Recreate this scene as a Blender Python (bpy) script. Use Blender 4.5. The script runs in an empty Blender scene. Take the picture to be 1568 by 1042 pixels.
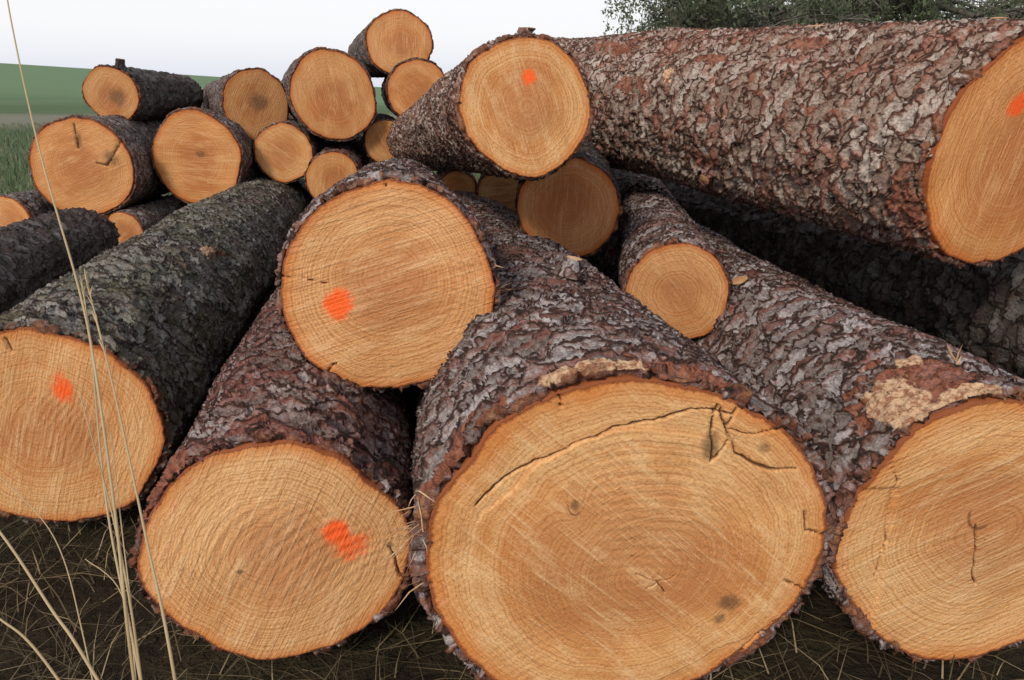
import bpy, math, numpy as np
from mathutils import Vector, Matrix
rng=np.random.default_rng(7)
scene=bpy.context.scene

# ------------------------------------------------------------------ helpers
def vnoise(p,seed=0):
    p=np.asarray(p,float); i=np.floor(p).astype(np.int64); f=p-i; f=f*f*(3-2*f)
    def h(a,b,c):
        v=(a*73856093)^(b*19349663)^(c*83492791)^(seed*2654435)
        v=v&0x7fffffff; v=(v*1103515245+12345)&0x7fffffff; v^=v>>13; v=(v*1274126177)&0x7fffffff; v^=v>>15
        return v/0x7fffffff
    x,y,z=i[...,0],i[...,1],i[...,2]; fx,fy,fz=f[...,0],f[...,1],f[...,2]
    c00=h(x,y,z)*(1-fx)+h(x+1,y,z)*fx; c10=h(x,y+1,z)*(1-fx)+h(x+1,y+1,z)*fx
    c01=h(x,y,z+1)*(1-fx)+h(x+1,y,z+1)*fx; c11=h(x,y+1,z+1)*(1-fx)+h(x+1,y+1,z+1)*fx
    return (c00*(1-fy)+c10*fy)*(1-fz)+(c01*(1-fy)+c11*fy)*fz
def fbm(p,seed=0,o=4):
    s=0;a=.5;t=0
    for k in range(o):
        s=s+a*vnoise(np.asarray(p)*2**k,seed+k*13); t+=a; a*=.5
    return s/t
def sstep(a,b,x):
    t=np.clip((x-a)/(b-a),0,1); return t*t*(3-2*t)

def mesh_from(name,verts,quads,tris=None,smooth=True,mats=(),matidx=None,attrs=None):
    me=bpy.data.meshes.new(name)
    verts=np.asarray(verts,np.float32)
    nq=len(quads); nt=0 if tris is None else len(tris)
    me.vertices.add(len(verts)); me.vertices.foreach_set('co',verts.ravel())
    loops=np.concatenate([np.asarray(quads,np.int32).ravel()]+([np.asarray(tris,np.int32).ravel()] if nt else []))
    starts=np.concatenate([np.arange(nq)*4]+([nq*4+np.arange(nt)*3] if nt else []))
    me.loops.add(len(loops)); me.loops.foreach_set('vertex_index',loops.astype(np.int32))
    me.polygons.add(nq+nt); me.polygons.foreach_set('loop_start',starts.astype(np.int32))
    for m in mats: me.materials.append(m)
    if matidx is not None: me.polygons.foreach_set('material_index',np.asarray(matidx,np.int32))
    me.polygons.foreach_set('use_smooth',np.full(nq+nt,smooth))
    if attrs:
        for k,v in attrs.items():
            a=me.attributes.new(k,'FLOAT','POINT'); a.data.foreach_set('value',np.asarray(v,np.float32))
    me.update(calc_edges=True); me.validate()
    return me
def add_obj(name,me,parent=None):
    o=bpy.data.objects.new(name,me); scene.collection.objects.link(o)
    if parent: o.parent=parent
    return o
def grid_quads(nr,nc,off=0,wrap=True):
    i=np.arange(nr-1)[:,None]; j=np.arange(nc if wrap else nc-1)[None,:]; j2=(j+1)%nc
    a=i*nc+j; b=i*nc+j2; c=(i+1)*nc+j2; d=(i+1)*nc+j
    return np.stack([a,b,c,d],-1).reshape(-1,4)+off

class NT:
    def __init__(s,nt): s.nt=nt
    def n(s,t,**k):
        nd=s.nt.nodes.new(t)
        for a,b in k.items(): setattr(nd,a,b)
        return nd
    def set(s,sock,v):
        if isinstance(v,bpy.types.NodeSocket): s.nt.links.new(v,sock)
        else: sock.default_value=v
    def math(s,op,a,b=0.0,clamp=False):
        m=s.n('ShaderNodeMath',operation=op,use_clamp=clamp); s.set(m.inputs[0],a); s.set(m.inputs[1],b); return m.outputs[0]
    def vmath(s,op,a,b=(0,0,0)):
        m=s.n('ShaderNodeVectorMath',operation=op); s.set(m.inputs[0],a); s.set(m.inputs[1],b); return m.outputs[0]
    def mix(s,f,a,b,mode='MIX'):
        m=s.n('ShaderNodeMix',data_type='RGBA',blend_type=mode); s.set(m.inputs[0],f); s.set(m.inputs[6],a); s.set(m.inputs[7],b); return m.outputs[2]
    def ss(s,x,a,b,lo=0.0,hi=1.0):
        m=s.n('ShaderNodeMapRange',interpolation_type='SMOOTHSTEP'); s.set(m.inputs[0],x); s.set(m.inputs[1],a); s.set(m.inputs[2],b); s.set(m.inputs[3],lo); s.set(m.inputs[4],hi); return m.outputs[0]
    def noise(s,v,scale,detail=3,rough=.55,dim='3D',col=False,w=None,dist=0.0):
        m=s.n('ShaderNodeTexNoise',noise_dimensions=dim)
        if v is not None: s.set(m.inputs['Vector'],v)
        if w is not None: s.set(m.inputs['W'],w)
        m.inputs['Scale'].default_value=scale; m.inputs['Detail'].default_value=detail; m.inputs['Roughness'].default_value=rough
        m.inputs['Distortion'].default_value=dist
        return m.outputs[1 if col else 0]
    def vor(s,v,scale,feature='F1'):
        m=s.n('ShaderNodeTexVoronoi',feature=feature); s.set(m.inputs['Vector'],v); m.inputs['Scale'].default_value=scale; return m
    def attr(s,name): return s.n('ShaderNodeAttribute',attribute_name=name).outputs['Fac']
def new_mat(name):
    m=bpy.data.materials.new(name); m.use_nodes=True; nt=m.node_tree
    b=nt.nodes['Principled BSDF']; return m,NT(nt),b,nt.nodes['Material Output']
def C(r,g,b): return (r,g,b,1)

# ------------------------------------------------------------------ materials
def make_wood():
    m,g,b,out=new_mat('sawn_wood')
    co=g.n('ShaderNodeTexCoord').outputs['Object']; oi=g.n('ShaderNodeObjectInfo')
    rnd=oi.outputs['Random']
    vr=g.n('ShaderNodeVectorRotate',rotation_type='Z_AXIS'); g.set(vr.inputs['Vector'],co); g.set(vr.inputs['Angle'],g.math('MULTIPLY',rnd,6.28))
    rv=vr.outputs[0]
    off=g.n('ShaderNodeCombineXYZ'); g.set(off.inputs[2],g.math('MULTIPLY',rnd,37.0))
    cv=g.vmath('ADD',rv,off.outputs[0])
    rad=g.attr('rad'); frac=g.attr('frac'); crack=g.attr('crack'); paint=g.attr('paint'); stain=g.attr('stain')
    blot=g.noise(cv,5,4,.62)
    rw=g.math('ADD',rad,g.math('MULTIPLY',blot,.018))
    ring=g.noise(None,190,2,.6,'1D',w=rw)
    ring2=g.noise(None,48,1,.6,'1D',w=rw)
    mp=g.n('ShaderNodeMapping'); g.set(mp.inputs['Vector'],cv); mp.inputs['Scale'].default_value=(8,170,1)
    saw=g.noise(mp.outputs[0],1,1,.6)
    mp2=g.n('ShaderNodeMapping'); g.set(mp2.inputs['Vector'],cv); mp2.inputs['Scale'].default_value=(6.0,24,1); mp2.inputs['Rotation'].default_value=(0,0,1.25)
    saw2=g.noise(mp2.outputs[0],1,4,.7)
    big=g.noise(cv,2.6,2,.5); fine=g.noise(cv,150,3,.78)
    col=g.mix(g.ss(blot,.34,.64),C(.56,.235,.070),C(.67,.345,.13))
    col=g.mix(g.ss(big,.42,.66,0,.6),col,C(.72,.44,.205))
    col=g.mix(g.math('MULTIPLY',g.ss(ring2,.42,.72),.5),col,C(.78,.49,.235))
    heart=g.math('ADD',frac,g.math('ADD',g.math('MULTIPLY',g.math('SUBTRACT',blot,.5),.55),g.math('MULTIPLY',g.math('SUBTRACT',big,.5),.7)))
    col=g.mix(g.math('MULTIPLY',g.ss(heart,.5,.72),.38),col,C(.76,.47,.22))
    col=g.mix(g.ss(heart,.22,.66,.62,0.0),col,C(.46,.20,.085))
    col=g.mix(g.math('MULTIPLY',g.ss(ring,.46,.64),.55),col,C(.42,.15,.042))
    col=g.mix(g.math('MULTIPLY',g.ss(saw,.55,.75),.36),col,C(.84,.61,.36))
    col=g.mix(g.math('MULTIPLY',g.ss(saw2,.50,.68),.40),col,C(.82,.57,.31))
    col=g.mix(g.math('MULTIPLY',g.ss(saw2,.30,.46,1,0),.40),col,C(.42,.175,.066))
    col=g.mix(g.math('MULTIPLY',g.ss(fine,.48,.70),.50),col,C(.36,.135,.042))
    ed=g.math('ADD',frac,g.math('MULTIPLY',g.math('SUBTRACT',fine,.5),.04))
    ed2=g.math('ADD',frac,g.math('MULTIPLY',g.math('SUBTRACT',blot,.5),.25))
    col=g.mix(g.ss(ed2,.86,1.02,0,.75),col,C(.56,.165,.024))
    col=g.mix(g.ss(ed,.972,.992,0,.85),col,C(.20,.052,.02))
    col=g.mix(1.0,col,oi.outputs['Color'],'MULTIPLY')
    sn=g.noise(cv,55,3,.7)
    col=g.mix(g.math('MULTIPLY',g.ss(g.math('MULTIPLY',stain,g.math('ADD',sn,.25)),.25,.85),.7),col,C(.10,.06,.03))
    pmx=g.math('ADD',paint,g.math('ADD',g.math('MULTIPLY',g.math('SUBTRACT',sn,.5),.9),g.math('MULTIPLY',g.math('SUBTRACT',fine,.5),.8)))
    pm=g.ss(pmx,.25,.90)
    col=g.mix(g.math('MULTIPLY',pm,.92),col,C(1.0,.12,.014))
    col=g.mix(g.math('MULTIPLY',g.ss(crack,.15,.8),.88),col,C(.07,.024,.009))
    g.set(b.inputs['Base Color'],col); b.inputs['Roughness'].default_value=.7; b.inputs['Specular IOR Level'].default_value=.28
    h=g.math('ADD',g.math('MULTIPLY',saw,.8),g.math('ADD',g.math('MULTIPLY',fine,.9),g.math('MULTIPLY',saw2,1.2)))
    bp=g.n('ShaderNodeBump'); bp.inputs['Strength'].default_value=.9; bp.inputs['Distance'].default_value=.0034; g.set(bp.inputs['Height'],h)
    g.set(b.inputs['Normal'],bp.outputs[0])
    return m
def make_bark(name,light,mid,red,dark,redamt=.5,green=0.0,disp=.030,scale=13,stretch=1.75):
    m,g,b,out=new_mat(name)
    co=g.n('ShaderNodeTexCoord').outputs['Object']; oi=g.n('ShaderNodeObjectInfo')
    off=g.n('ShaderNodeCombineXYZ'); g.set(off.inputs[2],g.math('MULTIPLY',oi.outputs['Random'],31.0))
    c0=g.vmath('ADD',co,off.outputs[0])
    d1=g.vmath('SUBTRACT',g.noise(c0,16,2,.6,col=True),(.5,.5,.5))
    cc=g.vmath('ADD',c0,g.vmath('MULTIPLY',d1,(.095,.095,.095)))
    cs=g.vmath('MULTIPLY',cc,(1,1,stretch))
    ve=g.vor(cs,scale,'DISTANCE_TO_EDGE').outputs['Distance']; vf=g.vor(cs,scale)
    sp=g.n('ShaderNodeSeparateColor'); g.set(sp.inputs[0],vf.outputs['Color']); r1,r1b=sp.outputs[0],sp.outputs[1]
    tl=g.vmath('SUBTRACT',cs,vf.outputs['Position']); st=g.n('ShaderNodeSeparateXYZ'); g.set(st.inputs[0],tl)
    tilt=g.math('MULTIPLY',st.outputs[2],scale)
    ve2=g.vor(cs,scale*2.3,'DISTANCE_TO_EDGE').outputs['Distance']
    nf=g.noise(c0,80,3,.7); nm=g.noise(c0,19,3,.65); nl=g.noise(c0,4.2,2,.6)
    e1=g.ss(ve,0.0,.13); e2=g.ss(ve2,0.0,.16)
    plate=g.math('MULTIPLY',e1,g.math('ADD',g.math('ADD',g.math('MULTIPLY',r1,.6),.40),g.math('MULTIPLY',tilt,.70)))
    flake=g.math('MULTIPLY',e2,g.ss(nm,.35,.62))
    h=g.math('ADD',g.math('MULTIPLY',plate,.66),g.math('MULTIPLY',flake,.28))
    h=g.math('ADD',h,g.math('MULTIPLY',nl,.5))
    bare=g.attr('bare'); pale=g.attr('pale')
    jit=g.math('ADD',g.math('MULTIPLY',g.math('SUBTRACT',nm,.5),2.0),g.math('MULTIPLY',g.math('SUBTRACT',r1b,.5),1.1))
    bm=g.ss(g.math('ADD',bare,jit),.66,.80)
    bm=g.math('MULTIPLY',g.math('MULTIPLY',bm,g.ss(bare,.02,.3)),.85)
    pmk=g.math('MULTIPLY',g.ss(g.math('ADD',pale,g.math('MULTIPLY',g.math('SUBTRACT',nm,.5),1.5)),.50,.60),g.ss(pale,.02,.2))
    t=g.math('ADD',g.math('MULTIPLY',nf,.45),g.math('ADD',g.math('MULTIPLY',nm,.5),g.math('MULTIPLY',r1b,.40)))
    col=g.mix(g.ss(t,.45,.88),C(*mid),C(*light))
    rp=g.math('ADD',nl,g.math('ADD',g.math('MULTIPLY',g.math('SUBTRACT',r1b,.5),.36),g.math('MULTIPLY',g.math('SUBTRACT',nm,.5),.8)))
    lo=.78-.32*redamt
    col=g.mix(g.math('MULTIPLY',g.ss(rp,lo,lo+.14),.75),col,C(*red))
    low=g.math('ADD',plate,g.math('MULTIPLY',g.math('SUBTRACT',nf,.5),.7))
    col=g.mix(g.ss(low,.14,.56,.88*min(1,redamt+.35),0),col,C(*[x*.8 for x in red]))
    if green>0: col=g.mix(g.math('MULTIPLY',g.ss(g.noise(c0,9,1,.7),.42,.62),green),col,C(.10,.11,.045))
    col=g.mix(g.ss(nf,.32,.52,.35,0),col,C(*dark))
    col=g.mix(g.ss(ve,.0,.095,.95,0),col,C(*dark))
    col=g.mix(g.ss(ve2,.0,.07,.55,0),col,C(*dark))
    col=g.mix(bm,col,g.mix(g.ss(nf,.35,.62),C(.11,.032,.018),C(.30,.105,.055)))
    col=g.mix(pmk,col,g.mix(g.ss(nf,.35,.6),C(.26,.11,.055),C(.60,.41,.26)))
    endd=g.attr('endd')
    ee=g.math('ADD',endd,g.math('MULTIPLY',g.math('SUBTRACT',nm,.5),.10))
    col=g.mix(g.ss(ee,-.006,.008,.8,0),col,C(.15,.050,.025))
    br=g.math('MULTIPLY',g.ss(ee,-.014,.002,1,0),g.ss(nf,.42,.6))
    col=g.mix(g.math('MULTIPLY',br,.5),col,C(.44,.21,.09))
    g.set(b.inputs['Base Color'],col); b.inputs['Roughness'].default_value=.8; b.inputs['Specular IOR Level'].default_value=.3
    flat=g.math('SUBTRACT',1.0,g.math('MULTIPLY',pmk,.4))
    h=g.math('MULTIPLY',h,flat)
    dn=g.n('ShaderNodeDisplacement'); dn.inputs['Midlevel'].default_value=.6; dn.inputs['Scale'].default_value=disp; g.set(dn.inputs['Height'],h)
    g.nt.links.new(dn.outputs[0],out.inputs['Displacement'])
    m.displacement_method='DISPLACEMENT'
    nb=g.noise(co,105,3,.75)
    bp=g.n('ShaderNodeBump'); bp.inputs['Strength'].default_value=1.0; bp.inputs['Distance'].default_value=.007; g.set(bp.inputs['Height'],nb)
    g.set(b.inputs['Normal'],bp.outputs[0])
    return m
WOOD=make_wood()
BK_GRAY=make_bark('bark_gray',(.43,.395,.40),(.18,.143,.132),(.21,.062,.036),(.016,.010,.008),.55)
BK_TAN=make_bark('bark_tan',(.50,.435,.385),(.26,.18,.14),(.29,.088,.048),(.028,.016,.011),.58,scale=14)
BK_MOSS=make_bark('bark_mossy',(.30,.285,.26),(.11,.095,.075),(.13,.052,.035),(.011,.008,.006),.25,green=.38)
BK_RED=make_bark('bark_red',(.40,.35,.34),(.16,.10,.088),(.22,.057,.034),(.014,.008,.006),.80)
BK_DARK=make_bark('bark_dark',(.15,.135,.13),(.06,.046,.04),(.08,.034,.022),(.008,.006,.005),.35,disp=.025)
BK_SMALL=make_bark('bark_weathered',(.30,.275,.265),(.12,.09,.076),(.15,.052,.033),(.014,.01,.008),.42,disp=.015,scale=20)

# ------------------------------------------------------------------ log builder
def seg_dist(P,a,b):
    a=np.array(a);b=np.array(b);ab=b-a
    t=np.clip(((P-a)@ab)/(ab@ab+1e-12),0,1); return np.hypot(*(P-(a+t[:,None]*ab)).T)
def make_log(loc,dr,r,L,bark,res=.012,end=.85,ys=1.0,cracks=(),paint=(),stain=(),knots=(),pith=(0,0),tint=(1,1,1),seed=None,
             thick=.045,lump=.03,bend=.02,name='cut_log',wcap=.0022,flare=0.0,bare=(),pale=(),steps=None):
    seed=int(rng.integers(1,9999)) if seed is None else seed
    rg=np.random.default_rng(seed)
    nth=max(72,int(2*math.pi*r/res)); th=np.arange(nth)/nth*2*math.pi; ct,st=np.cos(th),np.sin(th)
    amp=rg.normal(0,1,6)*np.array([0,.6,.45,.3,.22,.15])*lump; ph=rg.uniform(0,6.28,6)
    base=1+sum(amp[k]*np.cos((k+1)*th+ph[k]) for k in range(6))
    base=base+.04*(vnoise(np.stack([ct*5,st*5,ct*0],-1),seed)-.5)
    def Rz(z):
        zz=-np.asarray(z)[:,None]+0*th[None,:]
        tp=1+(end-1)*zz/L+flare*np.exp(-zz/.18)
        p=np.stack([ct[None,:]*2.2+0*zz,st[None,:]*2.2+0*zz,zz*3.2],-1)
        lump2=1+.14*(fbm(p,seed+5,3)-.5)*sstep(0,.12,zz)
        return r*tp*base[None,:]*lump2
    bx,by=rg.normal(0,bend,2)
    nz=max(24,int(L/(res*1.6))); zs=-L*(np.arange(nz)/(nz-1))**1.35
    R=Rz(zs)
    rows=[];E=[];BA=[];PL=[]
    R0=R[0]
    def patch(lst,z):
        v=np.zeros(nth)
        for (t,ang,dt,da) in lst:
            dd=(np.degrees(th)-ang+180)%360-180
            v=np.maximum(v,1-sstep(.3,1.6,np.hypot((z+t)/dt,dd/da)))
        return v
    for f,z in ((1-thick*2.2,-.022),(1-thick*1.1,-.010),(1-thick*.5,-.006)):
        rows.append(np.stack([R0*f*ct,ys*R0*f*st,np.full(nth,z)],-1)); E.append(np.zeros(nth)); BA.append(np.zeros(nth)); PL.append(np.zeros(nth))
    for k,z in enumerate(zs):
        sx=bx*math.sin(-z*1.1); sy=by*math.sin(-z*1.3)
        rows.append(np.stack([R[k]*ct+sx,ys*R[k]*st+sy,np.full(nth,z+ (-.008 if k==0 else -.010))],-1)); E.append(np.full(nth,-z))
        BA.append(patch(bare,z)); PL.append(patch(pale,z))
    sx=bx*math.sin(L*1.1); sy=by*math.sin(L*1.3)
    nb=len(rows); V=[np.concatenate(rows)]; EN=[np.concatenate(E)]
    Q=[grid_quads(nb,nth)]; M=[np.zeros((nb-1)*nth,int)]
    Z=np.zeros(nb*nth); RAD=[Z];FR=[Z];CR=[Z];PA=[Z];ST=[Z]
    off=nb*nth
    Rb=R[-1]
    bf=[.97,.6,.3,.02]
    V.append(np.concatenate([np.stack([Rb*f*ct+sx,ys*Rb*f*st+sy,np.full(nth,-L-.013+(.004 if f>.9 else 0))],-1) for f in bf]))
    Q.append(grid_quads(4,nth,off)); M.append(np.ones(3*nth,int)); 
    for a,v in ((RAD,np.repeat(np.array(bf)*r,nth)),(FR,np.repeat(np.array(bf)*.98,nth)),(CR,np.zeros(4*nth)),(PA,np.zeros(4*nth)),(ST,np.zeros(4*nth)),(EN,np.full(4*nth,1.))): a.append(v)
    off+=4*nth
    nr=max(14,int(r/(res*.5)))
    fr=np.linspace(0.004,1,nr)
    jag=1+.016*(vnoise(np.stack([ct*22,st*22,ct*0],-1),seed+3)-.5)
    Rw=R0*(1-thick)*jag
    FRg=np.repeat(fr,nth); CT=np.tile(ct,nr); STt=np.tile(st,nr); RW=np.tile(Rw,nr)
    X=FRg*RW*CT; Y=ys*FRg*RW*STt
    P=np.stack([X,Y],-1)
    U=np.stack([FRg*CT,FRg*STt],-1)
    pit=np.array(pith)
    rad=np.hypot(*(U-pit*(1-FRg[:,None])).T)*r
    w=(fbm(np.stack([X*14,Y*14,X*0],-1),seed+9,3)-.5)*.04
    wB=(fbm(np.stack([X*14,Y*14,X*0+7],-1),seed+19,3)-.5)*.04
    w2=(vnoise(np.stack([X*90,Y*90,X*0],-1),seed+10)-.5)*.006
    PJ=P+np.stack([w+w2,wB-w2],-1)*.6
    wmod=.45+1.1*vnoise(np.stack([X*18,Y*18,X*0],-1),seed+33)
    crack=np.zeros(len(X))
    sc=np.array([r,r*ys])
    cl=list(cracks)
    # drying checks: short radial splits running in from the rim
    if r>.2 and res<.01:
        for k in range(rg.integers(2,5)):
            a=rg.uniform(0,6.28); r0=rg.uniform(.86,.93); d=np.array([math.cos(a),math.sin(a)])
            cl.append({'p':[tuple(d*r0),tuple(d*.99)],'w':.0012})
    for c in cl:
        wid=wcap; pts=c
        if isinstance(c,dict): pts=c['p']; wid=c.get('w',wcap)
        for i in range(len(pts)-1):
            d=seg_dist(PJ,np.array(pts[i])*sc,np.array(pts[i+1])*sc)/(wid*wmod)
            crack=np.maximum(crack,1-sstep(.3,1.25,d))
    pa=np.zeros(len(X))
    for p4 in paint:
        cx,cy,rx,ry=p4[:4]; k=p4[4] if len(p4)>4 else 1
        q=np.hypot((U[:,0]-cx)/rx,(U[:,1]-cy)/ry)+(w+w2)*10; pa=np.maximum(pa,k*(1-sstep(.2,1.8,q)))
    stn=np.zeros(len(X))
    for (cx,cy,rx,ry) in stain:
        q=np.hypot((U[:,0]-cx)/rx,(U[:,1]-cy)/ry)+(w+wB)*12; stn=np.maximum(stn,1-sstep(.2,1.5,q))
    zc=-.009*crack+(fbm(np.stack([X*6,Y*6,X*0],-1),seed+21,2)-.5)*.014
    # chainsaw kerf ridges: very shallow arcs across part of the face
    ka=rg.uniform(0,3.14); kx=X*math.cos(ka)+Y*math.sin(ka); ky=-X*math.sin(ka)+Y*math.cos(ka)
    kx=kx+.5*ky*ky/r+w*.25
    zc=zc+.0005*np.sin(kx*rg.uniform(300,420))*sstep(.45,.7,vnoise(np.stack([X*5,Y*5,X*0+3],-1),seed+40))
    if steps: zc=zc+steps(U[:,0]+w*.8,U[:,1]+wB*.8)
    for (cx,cy,rx,ry) in knots:
        q=np.hypot((U[:,0]-cx)/rx,(U[:,1]-cy)/ry)+w*8
        ringk=np.exp(-((q-1)/.2)**2); rad=rad+.035*np.exp(-q*q/4.5)
        part=sstep(-.2,.6,np.cos(np.arctan2(U[:,1]-cy,U[:,0]-cx)+2.2))
        crack=np.maximum(crack,.6*ringk*part); stn=np.maximum(stn,.35*np.exp(-q*q*1.2))
    V.append(np.stack([X,Y,zc],-1)); 
    V.append(np.stack([Rw*.995*ct,ys*Rw*.995*st,np.full(nth,-.03)],-1))
    Q.append(grid_quads(nr+1,nth,off)); M.append(np.ones(nr*nth,int))
    cat=lambda a,l:np.concatenate([a,np.full(nth,l)])
    RAD.append(cat(rad,r));FR.append(cat(FRg,1.));CR.append(cat(crack,0));PA.append(cat(pa,0));ST.append(cat(stn,0));EN.append(np.zeros(len(X)+nth))
    quads=np.concatenate(Q); mi=np.concatenate(M); V=np.concatenate(V)
    at=dict(rad=np.concatenate(RAD),frac=np.concatenate(FR),crack=np.concatenate(CR),paint=np.concatenate(PA),stain=np.concatenate(ST),endd=np.concatenate(EN))
    if len(bare) or len(pale):
        q=np.zeros(len(V)); q[:nb*nth]=np.concatenate(BA); at['bare']=q
        q=np.zeros(len(V)); q[:nb*nth]=np.concatenate(PL); at['pale']=q
    me=mesh_from(name,V,quads,mats=[bark,WOOD],matidx=mi,attrs=at)
    o=add_obj(name,me)
    zax=-Vector(dr).normalized(); up=Vector((0,0,1)); xax=up.cross(zax).normalized(); yax=zax.cross(xax)
    mt=Matrix((xax,yax,zax)).transposed().to_4x4(); mt.translation=Vector(loc); o.matrix_world=mt
    o.color=(*tint,1)
    o['r']=r; 
    return o

def stub(parent,t,ang,length,rad,bark,lean=0.3,cut=True,nm='branch_stub'):
    r=parent['r']; a=math.radians(ang); s=int(t*1000+ang)
    n=18; rows=[]
    hs=np.linspace(-.03,length,7)
    base=np.array([math.cos(a),math.sin(a),0]); tg=np.array([-math.sin(a),math.cos(a),0]); zz=np.array([0,0,1.])
    axis=base+zz*lean; axis/=np.linalg.norm(axis)
    for h in hs:
        k=rad*(1+.6*math.exp(-max(h,0)/.015))*(1-.15*h/max(length,.01))
        th=np.arange(n)/n*6.283
        rr=k*(1+.4*(vnoise(np.stack([np.cos(th)*2,np.sin(th)*2,th*0+h*20],-1),s)-.5))
        c=base*r*.94+np.array([0,0,-t])+axis*h
        rows.append(c+np.outer(rr*np.cos(th),tg)+np.outer(rr*np.sin(th)*1.35,zz))
    V=np.concatenate(rows); Q=grid_quads(7,n); M=[0]*len(Q)
    tip=rows[-1]; c=tip.mean(0)
    Vc=np.concatenate([tip+axis*.0005,tip*.5+c*.5+axis*.003,[c+axis*.004]]); o0=len(V)
    Q2=grid_quads(2,n,o0); T=[[o0+n+i,o0+n+(i+1)%n,o0+2*n] for i in range(n)]
    me=mesh_from(nm,np.concatenate([V,Vc]),np.concatenate([Q,Q2]),T,mats=[bark,WOOD],matidx=M+[1 if cut else 0]*(len(Q2)+len(T)),
                 attrs=dict(endd=np.full(len(V)+len(Vc),.5),frac=np.full(len(V)+len(Vc),.8)))
    o=add_obj(nm,me,parent); o.color=(1.0,1.1,1.3,1); return o
def splinters(parent,pts,n,ln,w,spread,dirv,seed=1,nm='splinters'):
    rg=np.random.default_rng(seed); V=[];Q=[]
    for i in range(n):
        p=np.array(pts)+rg.normal(0,1,3)*np.array(spread); d=np.array(dirv)+rg.normal(0,.35,3); d/=np.linalg.norm(d)
        l=ln*rg.uniform(.3,1.2); s=np.cross(d,rg.normal(0,1,3)); s/=np.linalg.norm(s); u=np.cross(d,s); ww=w*rg.uniform(.5,1.3)
        b=len(V); mid=p+d*l*.5+u*l*rg.normal(0,.12)
        for c,k in ((p,1),(mid,.8),(p+d*l,.12)):
            V+= [c+s*ww*k,c+u*ww*.4*k,c-s*ww*k,c-u*ww*.4*k]
        for q in range(2):
            for j in range(4): Q.append([b+q*4+j,b+q*4+(j+1)%4,b+q*4+4+(j+1)%4,b+q*4+4+j])
    me=mesh_from(nm,V,Q,mats=[WOOD],smooth=False,attrs=dict(frac=np.full(len(V),.8))); o=add_obj(nm,me,parent); o.color=(.95,1.1,1.4,1); return o

D0=(-.153,.988,0)
F=.0046
# --- front row
def stepC(x,y):
    a=y-(.735-.75*(x-.05)**2)            # the slab above the arc-shaped felling break sits back
    return -.004*sstep(-.004,.012,a)*sstep(-.8,-.6,x)*(1-sstep(.38,.46,x))-.004*sstep(0,.012,x*.45-y*.9-.86)
logC=make_log((.210,1.071,.317),D0,.376,3.3,BK_GRAY,res=F,end=.70,ys=.935,thick=.05,pith=(.13,-.15),seed=11,lump=.024,tint=(1.06,1.05,1.02),steps=stepC,
  cracks=[{'p':[(-.72,.36),(-.62,.47),(-.45,.57),(-.28,.64),(0,.735),(.28,.77),(.43,.735)],'w':.0019},
          [(.45,.76),(.40,.66),(.46,.53),(.65,.43),(.79,.415)],{'p':[(.37,.78),(.33,.62),(.35,.50),(.41,.60),(.39,.76)],'w':.0026},
          {'p':[(.40,.66),(.56,.62),(.68,.66)],'w':.0016},
          [(.85,.16),(.87,.05),(1.0,.035)],[(.80,-.26),(.90,-.31),(.93,-.43)],{'p':[(.55,-.74),(.74,-.53),(.90,-.46)],'w':.0022},
          {'p':[(.04,-.12),(.14,-.17),(.22,-.14)],'w':.0011},{'p':[(.09,-.22),(.14,-.17),(.18,-.24)],'w':.0011},
          {'p':[(-.36,.88),(-.35,.84)],'w':.0018}],
  knots=[(-.285,.32,.035,.05)],stain=[(.54,-.38,.09,.07),(.50,-.48,.05,.05),(.37,.63,.06,.11),(-.285,.32,.03,.04),(.64,.58,.05,.05)],
  pale=[(.0,103,.035,14)],bare=[(.0,80,.06,24),(.0,140,.06,18)])
logN=make_log((-.438,1.146,.262),(-.153,.988,.0),.25,3.2,BK_RED,res=F,end=.8,ys=.97,thick=.042,pith=(-.1,.05),seed=23,tint=(1.05,1.03,1.04),
  cracks=[{'p':[(.83,-.02),(.86,-.17),(.90,-.33)],'w':.0018},{'p':[(-.56,.80),(-.44,.86)],'w':.002}],
  paint=[(.46,.17,.10,.13),(.54,.02,.16,.14,.72)],stain=[(.84,0,.05,.04),(-.30,-.1,.04,.04)],bare=[(.0,140,.10,20)])
logL=make_log((-1.128,1.585,.307),(-.140,.988,.012),.27,3.3,BK_MOSS,res=F*1.2,end=.92,thick=.04,pith=(-.1,.1),seed=31,tint=(1.03,1.0,.98),
  cracks=[{'p':[(-.17,.96),(-.17,.76)],'w':.0014}],paint=[(.20,.42,.10,.18,.85)],pale=[(1.0,52,.07,5)],bare=[(1.0,44,.10,6)])
def stepR(x,y):
    return -.006*(1-sstep(-.67,-.655,x))*(1-sstep(.40,.42,y))
logR=make_log((.885,1.158,.292),(-.07,1.0,0),.29,3.4,BK_GRAY,res=F,end=.8,thick=.04,pith=(.0,.12),seed=43,tint=(.99,1.0,1.0),steps=stepR,
  cracks=[{'p':[(-.10,.12),(-.03,-.1),(.02,-.36)],'w':.0016},{'p':[(-.87,.62),(-.74,.56),(-.67,.42)],'w':.0018},{'p':[(-.67,.42),(-.66,-.3)],'w':.0009},
          [(-.55,-.86),(-.44,-.80),(-.40,-.9)]],
  knots=[(-.06,.19,.08,.10)],stain=[(-.47,-.90,.09,.09)],pale=[(.06,124,.09,10),(.0,105,.03,14),(.16,108,.03,5)],bare=[(.08,116,.14,22)])
logM=make_log((-.2635,1.50,.682),(-.153,.988,-.055),.235,2.2,BK_GRAY,res=F,end=.86,thick=.032,pith=(.03,.2),seed=57,tint=(.99,.94,.92),
  cracks=[{'p':[(-.97,.17),(-.72,.13),(-.55,.08)],'w':.0014}],paint=[(-.48,-.11,.13,.15)])
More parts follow.
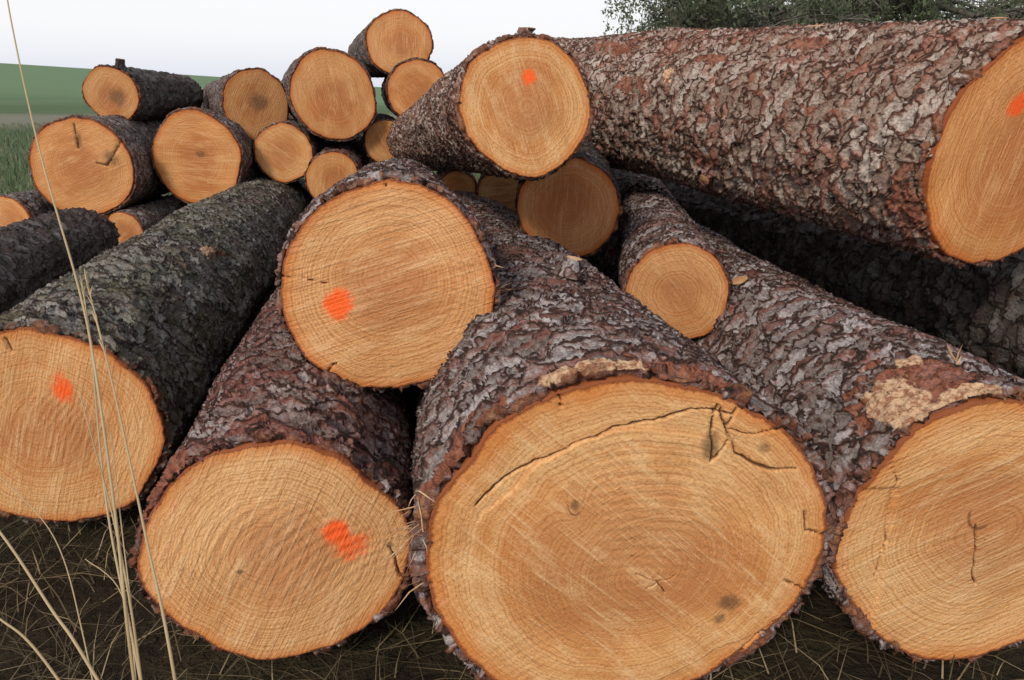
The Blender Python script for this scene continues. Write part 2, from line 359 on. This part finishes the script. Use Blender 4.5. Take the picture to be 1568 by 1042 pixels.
# --- upper logs
logA=make_log((.04,1.997,1.05),(-.24,1.0,-.09),.182,3.1,BK_TAN,res=F*1.1,end=.92,thick=.03,seed=61,tint=(1.0,.98,.95),paint=[(.03,.44,.11,.12)])
logB=make_log((1.219,1.80,.939),(-.3815,.923,.049),.285,2.95,BK_TAN,res=F*1.1,end=1.0,thick=.04,pith=(.1,0),seed=77,tint=(1.02,.86,.70),paint=[(-.10,.44,.14,.10)],
  lump=.035,bare=[(1.35,158,.12,9),(.62,115,.14,7),(.95,135,.08,5),(.02,200,.08,26),(.85,208,.14,8),(1.75,120,.16,9),(.35,165,.10,6)],pale=[(1.13,150,.03,5)])
make_log((1.9,1.75,.44),(-.37,.93,0),.28,3.3,BK_DARK,res=.010,seed=83)
make_log((.195,2.51,.707),(.10,1,.0),.180,1.7,BK_DARK,res=.008,thick=.03,seed=85,tint=(.84,.66,.58))
make_log((.481,2.03,.531),(.12,1,.0),.155,2.1,BK_GRAY,res=.007,thick=.035,seed=89,tint=(.84,.74,.68))
# --- rear stack
P1=make_log((-2.396,4.094,.696),(-.03,1,0),.288,1.8,BK_SMALL,res=.014,seed=101,tint=(.92,.80,.70),
  cracks=[{'p':[(.05,.9),(0,.4)],'w':.006},{'p':[(.3,.1),(.5,.05),(.85,.5)],'w':.007}],stain=[(.05,.6,.1,.3),(.6,.2,.25,.2)])
P2=make_log((-2.344,4.44,1.085),(.02,.95,-.02),.165,.95,BK_DARK,res=.014,seed=103,tint=(.74,.64,.56),stain=[(.2,-.1,.45,.45)],lump=.05)
make_log((-1.84,4.318,.731),(-.03,1,0),.272,1.9,BK_SMALL,res=.014,seed=107,tint=(.92,.78,.66),stain=[(.1,.1,.15,.1)])
make_log((-1.564,4.628,1.021),(-.54,1,0),.205,1.5,BK_SMALL,res=.014,seed=109,tint=(.76,.66,.58),ys=1.05,stain=[(.1,.1,.4,.3)])
make_log((-1.396,4.534,.745),(-.10,1,0),.182,1.9,BK_SMALL,res=.014,seed=113,tint=(.95,.86,.78))
make_log((-1.067,4.542,1.078),(-.36,1,0),.262,1.7,BK_SMALL,res=.014,seed=127,tint=(.94,.82,.72))
make_log((-.704,4.858,1.388),(-.28,1,0),.220,1.7,BK_SMALL,res=.014,seed=131,tint=(.95,.82,.74),ys=.86)
make_log((-.589,4.762,1.105),(-.2,1,0),.195,1.7,BK_DARK,res=.014,seed=137,tint=(.9,.76,.64))
make_log((-1.096,4.482,.593),(-.1,1,0),.17,1.7,BK_RED,res=.014,seed=139,tint=(.86,.74,.62))
make_log((-2.807,3.996,.407),(.12,1,0),.150,1.3,BK_SMALL,res=.014,seed=149,tint=(1,.92,.86))
make_log((-2.2066,4.08,.344),(.12,1,.06),.115,1.2,BK_SMALL,res=.014,seed=151,tint=(.92,.82,.75))
make_log((-1.99,2.07,.33),(-.151,.988,0),.19,1.75,BK_DARK,res=.010,seed=157)
make_log((-.305,4.054,.578),(-.1,1,0),.110,1.5,BK_RED,res=.014,seed=163,tint=(.9,.8,.7))
make_log((-.057,3.947,.571),(.0,1,0),.135,1.5,BK_RED,res=.014,seed=167,tint=(.9,.8,.7))
make_log((-.80,4.72,.80),(-.2,1,0),.14,1.4,BK_DARK,res=.014,seed=173,tint=(.8,.7,.6))
for i,p in enumerate([(-2.45,4.5,.2),(-1.75,4.7,.22),(-1.05,4.8,.22),(-.45,4.5,.25),(.25,4.3,.25),(.75,4.7,.3),(.4,4.9,.7),(1.4,4.9,.3)]):
    make_log(p,(-.05,1,0),.22,1.6,BK_DARK,res=.02,seed=200+i,tint=(.75,.66,.58))
# --- stubs and splinters
stub(logB,1.3,92,.045,.024,BK_TAN); stub(logB,.70,95,.045,.028,BK_TAN); stub(logB,.13,92,.045,.022,BK_TAN)
stub(logB,.85,212,.05,.022,BK_RED); stub(logB,1.12,152,.020,.020,BK_TAN,0); stub(logB,2.05,95,.03,.018,BK_TAN)
stub(logA,.05,86,.03,.012,BK_TAN); stub(logA,.9,100,.03,.012,BK_TAN)
stub(logR,.95,118,.03,.024,BK_GRAY); stub(logC,.75,80,.02,.02,BK_GRAY); stub(P2,.1,80,.05,.02,BK_DARK)
splinters(logC,(-.365,.08,-.02),26,.075,.0011,(.008,.035,.01),(-.6,.1,.5),3)
splinters(logR,(.0,.285,-.16),4,.05,.003,(.006,.006,.006),(0,1,.3),5)
splinters(logM,(.23,-.03,-.02),10,.05,.0009,(.008,.03,.01),(.7,.1,.4),9)

# ------------------------------------------------------------------ ground
def height(x,y):
    h=np.clip((-x-35)*.078,0,14)*sstep(50,160,y)
    h=h+.05*(vnoise(np.stack([x*.8,y*.8,x*0],-1),3)-.5)
    return h-.02
t=np.linspace(-1,1,240); xs=np.sinh(t*7.2)/np.sinh(7.2)*900
t=np.linspace(0,1,280); ys=-6+np.sinh(t*7)/np.sinh(7)*1200
XX,YY=np.meshgrid(xs,ys); ZZ=height(XX,YY)
gm,g,b,out=new_mat('ground_soil_grass')
co=g.n('ShaderNodeTexCoord').outputs['Object']
sx=g.n('ShaderNodeSeparateXYZ'); g.set(sx.inputs[0],co)
n1=g.noise(co,3,4,.7); n2=g.noise(co,.06,5,.6); n3=g.noise(co,28,4,.75)
far=g.mix(g.ss(n2,.35,.65),C(.075,.12,.06),C(.10,.145,.075))
ydist=g.math('ADD',sx.outputs[1],g.math('MULTIPLY',n2,14))
band=g.math('MULTIPLY',g.ss(ydist,28,36),g.ss(ydist,48,58,1,0))
far=g.mix(g.math('MULTIPLY',band,.85),far,C(.21,.20,.16))
far=g.mix(g.ss(ydist,60,140,0,.85),far,C(.15,.235,.13))
near=g.mix(g.ss(n1,.35,.65),C(.022,.016,.011),C(.042,.034,.020))
near=g.mix(g.ss(n3,.58,.74,0,.5),near,C(.10,.07,.04))
col=g.mix(g.ss(sx.outputs[1],4.5,9),near,far)
g.set(b.inputs['Base Color'],col); b.inputs['Roughness'].default_value=.95; b.inputs['Specular IOR Level'].default_value=.1
bp=g.n('ShaderNodeBump'); bp.inputs['Strength'].default_value=.8; bp.inputs['Distance'].default_value=.03; g.set(bp.inputs['Height'],n3); g.set(b.inputs['Normal'],bp.outputs[0])
add_obj('ground',mesh_from('ground',np.stack([XX,YY,ZZ],-1).reshape(-1,3),grid_quads(len(ys),len(xs),wrap=False),mats=[gm]))

# ------------------------------------------------------------------ grass
def veg_mat(name,c1,c2,c3,trans=.25):
    m,g,b,out=new_mat(name)
    a=g.attr('rnd'); 
    col=g.mix(g.ss(a,0,.5),C(*c1),C(*c2)); col=g.mix(g.ss(a,.5,1),col,C(*c3))
    g.set(b.inputs['Base Color'],col); b.inputs['Roughness'].default_value=.7; b.inputs['Specular IOR Level'].default_value=.2
    if trans>0:
        tr=g.n('ShaderNodeBsdfTranslucent'); g.set(tr.inputs[0],col); ms=g.n('ShaderNodeMixShader'); ms.inputs[0].default_value=trans
        g.nt.links.new(b.outputs[0],ms.inputs[1]); g.nt.links.new(tr.outputs[0],ms.inputs[2]); g.nt.links.new(ms.outputs[0],out.inputs[0])
    return m
def blades(name,x,y,hmin,hmax,w,mat,flat=0.3,seed=0,pw=.9):
    rg=np.random.default_rng(seed); n=len(x); z=height(x,y)
    hgt=rg.uniform(hmin,hmax,n); a=rg.uniform(0,6.28,n); lean=rg.uniform(.1,1.2,n)*flat/.3
    d=np.stack([np.cos(a),np.sin(a),a*0],-1); s=np.stack([-np.sin(a),np.cos(a),a*0],-1)
    base=np.stack([x,y,z],-1); ws=w*rg.uniform(.6,1.3,n)
    V=np.zeros((n,6,3))
    for k,(f,wf) in enumerate(((0,1),(.55,.7),(1,.08))):
        c=base+d*(hgt*lean*f*f)[:,None]+np.array([0,0,1])*(hgt*f*np.clip(1-.25*lean*f,.12,1))[:,None]
        V[:,2*k]=c-s*(ws*wf)[:,None]; V[:,2*k+1]=c+s*(ws*wf)[:,None]
    i=np.arange(n)[:,None]*6
    Q=np.concatenate([i+np.array([0,1,3,2]),i+np.array([2,3,5,4])])
    me=mesh_from(name,V.reshape(-1,3),Q,mats=[mat],smooth=False,attrs=dict(rnd=np.repeat(rg.uniform(0,1,n)**pw,6)))
    return add_obj(name,me)
n=30000; blades('grass',rng.uniform(-3.6,2.6,n),rng.uniform(.35,6.5,n),.03,.13,.0014,veg_mat('dead_grass',(.055,.045,.025),(.12,.092,.053),(.34,.26,.15),0),flat=.9,seed=5,pw=1.3)
n=2500; blades('grass',rng.uniform(-3.6,2.0,n),rng.uniform(1.9,6.5,n),.08,.25,.003,veg_mat('green_grass',(.05,.10,.025),(.08,.14,.03),(.13,.17,.06),0),seed=8)
n=40000; yy=6+rng.uniform(0,1,n)**1.7*24; blades('meadow_grass',rng.uniform(-1,.1,n)*yy*.95,yy,.06,.22,.006,veg_mat('meadow_blades',(.07,.115,.05),(.10,.145,.065),(.22,.21,.13),0),seed=6)
def tube(pts,r0,r1,n=7,sub=8):
    pts=np.array(pts,float); P=[]
    for i in range(len(pts)-1):
        p0=pts[max(i-1,0)];p1=pts[i];p2=pts[i+1];p3=pts[min(i+2,len(pts)-1)]
        for k in range(sub):
            t=k/sub; P.append(.5*((2*p1)+(-p0+p2)*t+(2*p0-5*p1+4*p2-p3)*t*t+(-p0+3*p1-3*p2+p3)*t**3))
    P.append(pts[-1]); P=np.array(P); m=len(P); T=np.gradient(P,axis=0); T/=np.linalg.norm(T,axis=1)[:,None]
    ref=np.array([.31,.9,.2]) if abs(T[0]@np.array([.31,.9,.2]))<.85 else np.array([1.,0,0])
    A=np.cross(T,ref); A/=np.linalg.norm(A,axis=1)[:,None]; B=np.cross(T,A)
    rr=np.linspace(r0,r1,m)[:,None,None]; th=np.arange(n)/n*6.283
    return (P[:,None,:]+rr*(A[:,None,:]*np.cos(th)[None,:,None]+B[:,None,:]*np.sin(th)[None,:,None])).reshape(-1,3),grid_quads(m,n)
class Acc:
    def __init__(s): s.V=[];s.Q=[];s.o=0
    def add(s,v,q): s.V.append(v); s.Q.append(q+s.o); s.o+=len(v)
    def mesh(s,name,mats,smooth=True): 
        V=np.concatenate(s.V); return mesh_from(name,V,np.concatenate(s.Q),mats=mats,smooth=smooth,attrs=dict(rnd=fbm(V*9,4,2)))
STK=veg_mat('dry_straw',(.36,.26,.14),(.46,.36,.21),(.55,.45,.29),0)
acc=Acc()
stalks=[[(-.40,.56,.0),(-.447,.675,.425),(-.468,.735,.602),(-.494,.795,.777),(-.513,.825,.865),(-.559,.877,1.019),(-.594,.929,1.173),(-.60,.95,1.25)],
 [(-.31,.50,.0),(-.375,.635,.463),(-.4065,.685,.609),(-.443,.739,.768),(-.4756,.781,.892)],
 [(-.44,.66,.0),(-.491,.754,.348),(-.535,.827,.562),(-.556,.894,.758),(-.569,.925,.848)],
 [(-.30,.60,.0),(-.519,.715,.386),(-.576,.743,.469),(-.658,.781,.582),(-.80,.83,.72)],
 [(-.35,.62,.0),(-.568,.715,.386),(-.658,.744,.473),(-.80,.80,.58)],
 [(-.43,.60,.0),(-.455,.70,.40),(-.480,.75,.58),(-.515,.79,.74)],
 [(-.46,.68,.0),(-.50,.77,.33),(-.525,.83,.50),(-.53,.86,.66)],
 [(-.60,.80,.0),(-.66,.90,.28),(-.72,.97,.42),(-.82,1.02,.50)],
 [(-.55,.75,.0),(-.57,.86,.22),(-.62,.95,.33),(-.70,1.0,.36)]]
for i,s in enumerate(stalks): acc.add(*tube(s,.0022 if i<6 else .0013,.0006 if i!=3 else .0012))
rg=np.random.default_rng(3)
for s in (stalks[1],stalks[2]):
    a=np.array(s[-2]);bq=np.array(s[-1])
    for k in range(22):
        p=a+(bq-a)*rg.uniform(.3,1); d=(bq-a)/np.linalg.norm(bq-a)*.012+rg.normal(0,.0015,3)
        acc.add(*tube([p,p+d*.5,p+d],.0010,.0003,5,2))
add_obj('dry_grass_stalks',acc.mesh('dry_grass_stalks',[STK]))

# ------------------------------------------------------------------ trees
LEAF=veg_mat('willow_leaves',(.12,.155,.085),(.18,.22,.13),(.26,.30,.20),.5)
tb,g,b,out=new_mat('tree_bark'); co=g.n('ShaderNodeTexCoord').outputs['Object']; nn=g.noise(co,14,3,.7)
g.set(b.inputs['Base Color'],g.mix(g.ss(nn,.35,.65),C(.06,.05,.042),C(.15,.13,.115))); b.inputs['Roughness'].default_value=.9
def tree(x,y,hgt,spread,seed,nleaf,z_off=0):
    rg=np.random.default_rng(seed); acc=Acc(); tips=[]
    z0=float(height(np.array([x]),np.array([y]))[0])-.1
    def grow(p,d,l,r,lev):
        pts=[p]; q=p.copy(); dd=d.copy(); k=4
        for i in range(k):
            dd=dd+rg.normal(0,.16,3); dd[2]+=.03 if lev<2 else -.10; dd/=np.linalg.norm(dd); q=q+dd*l/k; pts.append(q.copy())
        acc.add(*tube(pts,r,r*.55,7 if lev<2 else 4,2 if lev<3 else 1))
        if lev>=2: tips.extend([pts[2],pts[3],pts[4]])
        if lev<4:
            nb=[13,5,4,3][lev]
            for i in range(nb):
                f=rg.uniform(.3,1) if lev else .24+.74*(i+.5)/nb; f*=k; i0=min(int(f),k-1); bp=pts[i0]+(pts[i0+1]-pts[i0])*(f-i0)
                a=rg.uniform(0,6.28) if lev else i*2.4+seed; out=np.array([math.cos(a),math.sin(a),rg.uniform(-.15,.5)]); nd=dd*.25+out; nd/=np.linalg.norm(nd)
                grow(bp,nd,l*rg.uniform(.5,.72)*(spread if lev==0 else 1),r*.5,lev+1)
    grow(np.array([x,y,z0]),np.array([0,0,1.]),hgt*.6,.15,0)
    tips=np.array(tips); tips=tips[tips[:,2]>1.3]
    tips=tips[fbm(tips*.9,seed+3,2)>.40]          # open gaps between foliage masses
    ns=nleaf//26; ti=rg.integers(0,len(tips),ns); sl=rg.uniform(.25,1.0,ns); sw=rg.normal(0,.28,(ns,3)); sw[:,2]=-1
    sh=tips[ti]+rg.normal(0,.13,(ns,3))
    for k in range(ns):
        p=sh[k]; acc.add(*tube([p,p+sw[k]*sl[k]*.5+np.array([sw[k][0],sw[k][1],0])*.15,p+sw[k]*sl[k]],.005,.0025,3,1))
    si=rg.integers(0,ns,nleaf); u=rg.uniform(0,1,nleaf)
    c=sh[si]+sw[si]*(sl[si]*u)[:,None]+rg.normal(0,.05,(nleaf,3)); n=nleaf
    d=rg.normal(0,1,(n,3)); d[:,2]-=.9; d/=np.linalg.norm(d,axis=1)[:,None]; s=np.cross(d,rg.normal(0,1,(n,3))); s/=np.linalg.norm(s,axis=1)[:,None]
    l=rg.uniform(.05,.11,n)[:,None]; w=l*.2
    V=np.stack([c,c+d*l*.5+s*w,c+d*l,c+d*l*.5-s*w],1).reshape(-1,3); Q=np.arange(n*4).reshape(-1,4)
    Q=Q[c[:,2]>.3]
    Vt=np.concatenate(acc.V); Qt=np.concatenate(acc.Q)
    clump=fbm(c*1.3,seed,2); rr=np.clip(clump*1.1-.1+rg.normal(0,.2,n),0,1)
    me=mesh_from('willow_tree',np.concatenate([Vt,V]),np.concatenate([Qt,Q+len(Vt)]),mats=[tb,LEAF],matidx=np.concatenate([np.zeros(len(Qt),int),np.ones(len(Q),int)]),
        attrs=dict(rnd=np.concatenate([np.zeros(len(Vt)),np.repeat(rr,4)])))
    add_obj('willow_tree',me)
tree(3.75,13.0,4.6,1.0,1,38000); tree(6.9,13.5,4.8,1.05,2,38000); tree(5.4,17,5.6,1.1,3,20000); tree(10.4,14.5,5.0,1.1,4,36000)

# ------------------------------------------------------------------ light, sky, camera
w=bpy.data.worlds.new('World'); scene.world=w; w.use_nodes=True; g=NT(w.node_tree); bg=w.node_tree.nodes['Background']
sky=g.n('ShaderNodeTexSky',sky_type='NISHITA'); sky.sun_disc=False; sky.sun_elevation=math.radians(36); sky.sun_rotation=math.radians(208); sky.air_density=1.0; sky.dust_density=4.0
hs=g.n('ShaderNodeHueSaturation'); hs.inputs['Saturation'].default_value=.5; g.set(hs.inputs['Color'],sky.outputs[0])
tc=g.n('ShaderNodeTexCoord').outputs['Generated']; sz=g.n('ShaderNodeSeparateXYZ'); g.set(sz.inputs[0],tc)
cloud=g.mix(g.ss(sz.outputs[2],0,.08),C(10.4,10.8,12.2),C(12.9,12.9,13.2))
cloud=g.mix(g.ss(sz.outputs[2],.15,.7),cloud,C(6.5,6.8,7.7))
g.set(bg.inputs[0],g.mix(.8,hs.outputs[0],cloud)); bg.inputs[1].default_value=.088
sd=bpy.data.lights.new('sun','SUN'); sd.energy=2.4; sd.angle=math.radians(11); sd.color=(1,.885,.74)
so=add_obj('sun',sd); so.rotation_euler=Vector((.38,.71,-.58)).to_track_quat('-Z','Y').to_euler()
cd=bpy.data.cameras.new('camera'); cam=add_obj('camera',cd); cam.location=(0,0,1.08); cam.rotation_euler=(math.radians(71.2),0,0)
cd.sensor_width=36; cd.lens=25.26; cd.clip_start=.05; cd.clip_end=3000; scene.camera=cam
scene.view_settings.view_transform='Standard'; scene.view_settings.look='None'; scene.view_settings.exposure=0
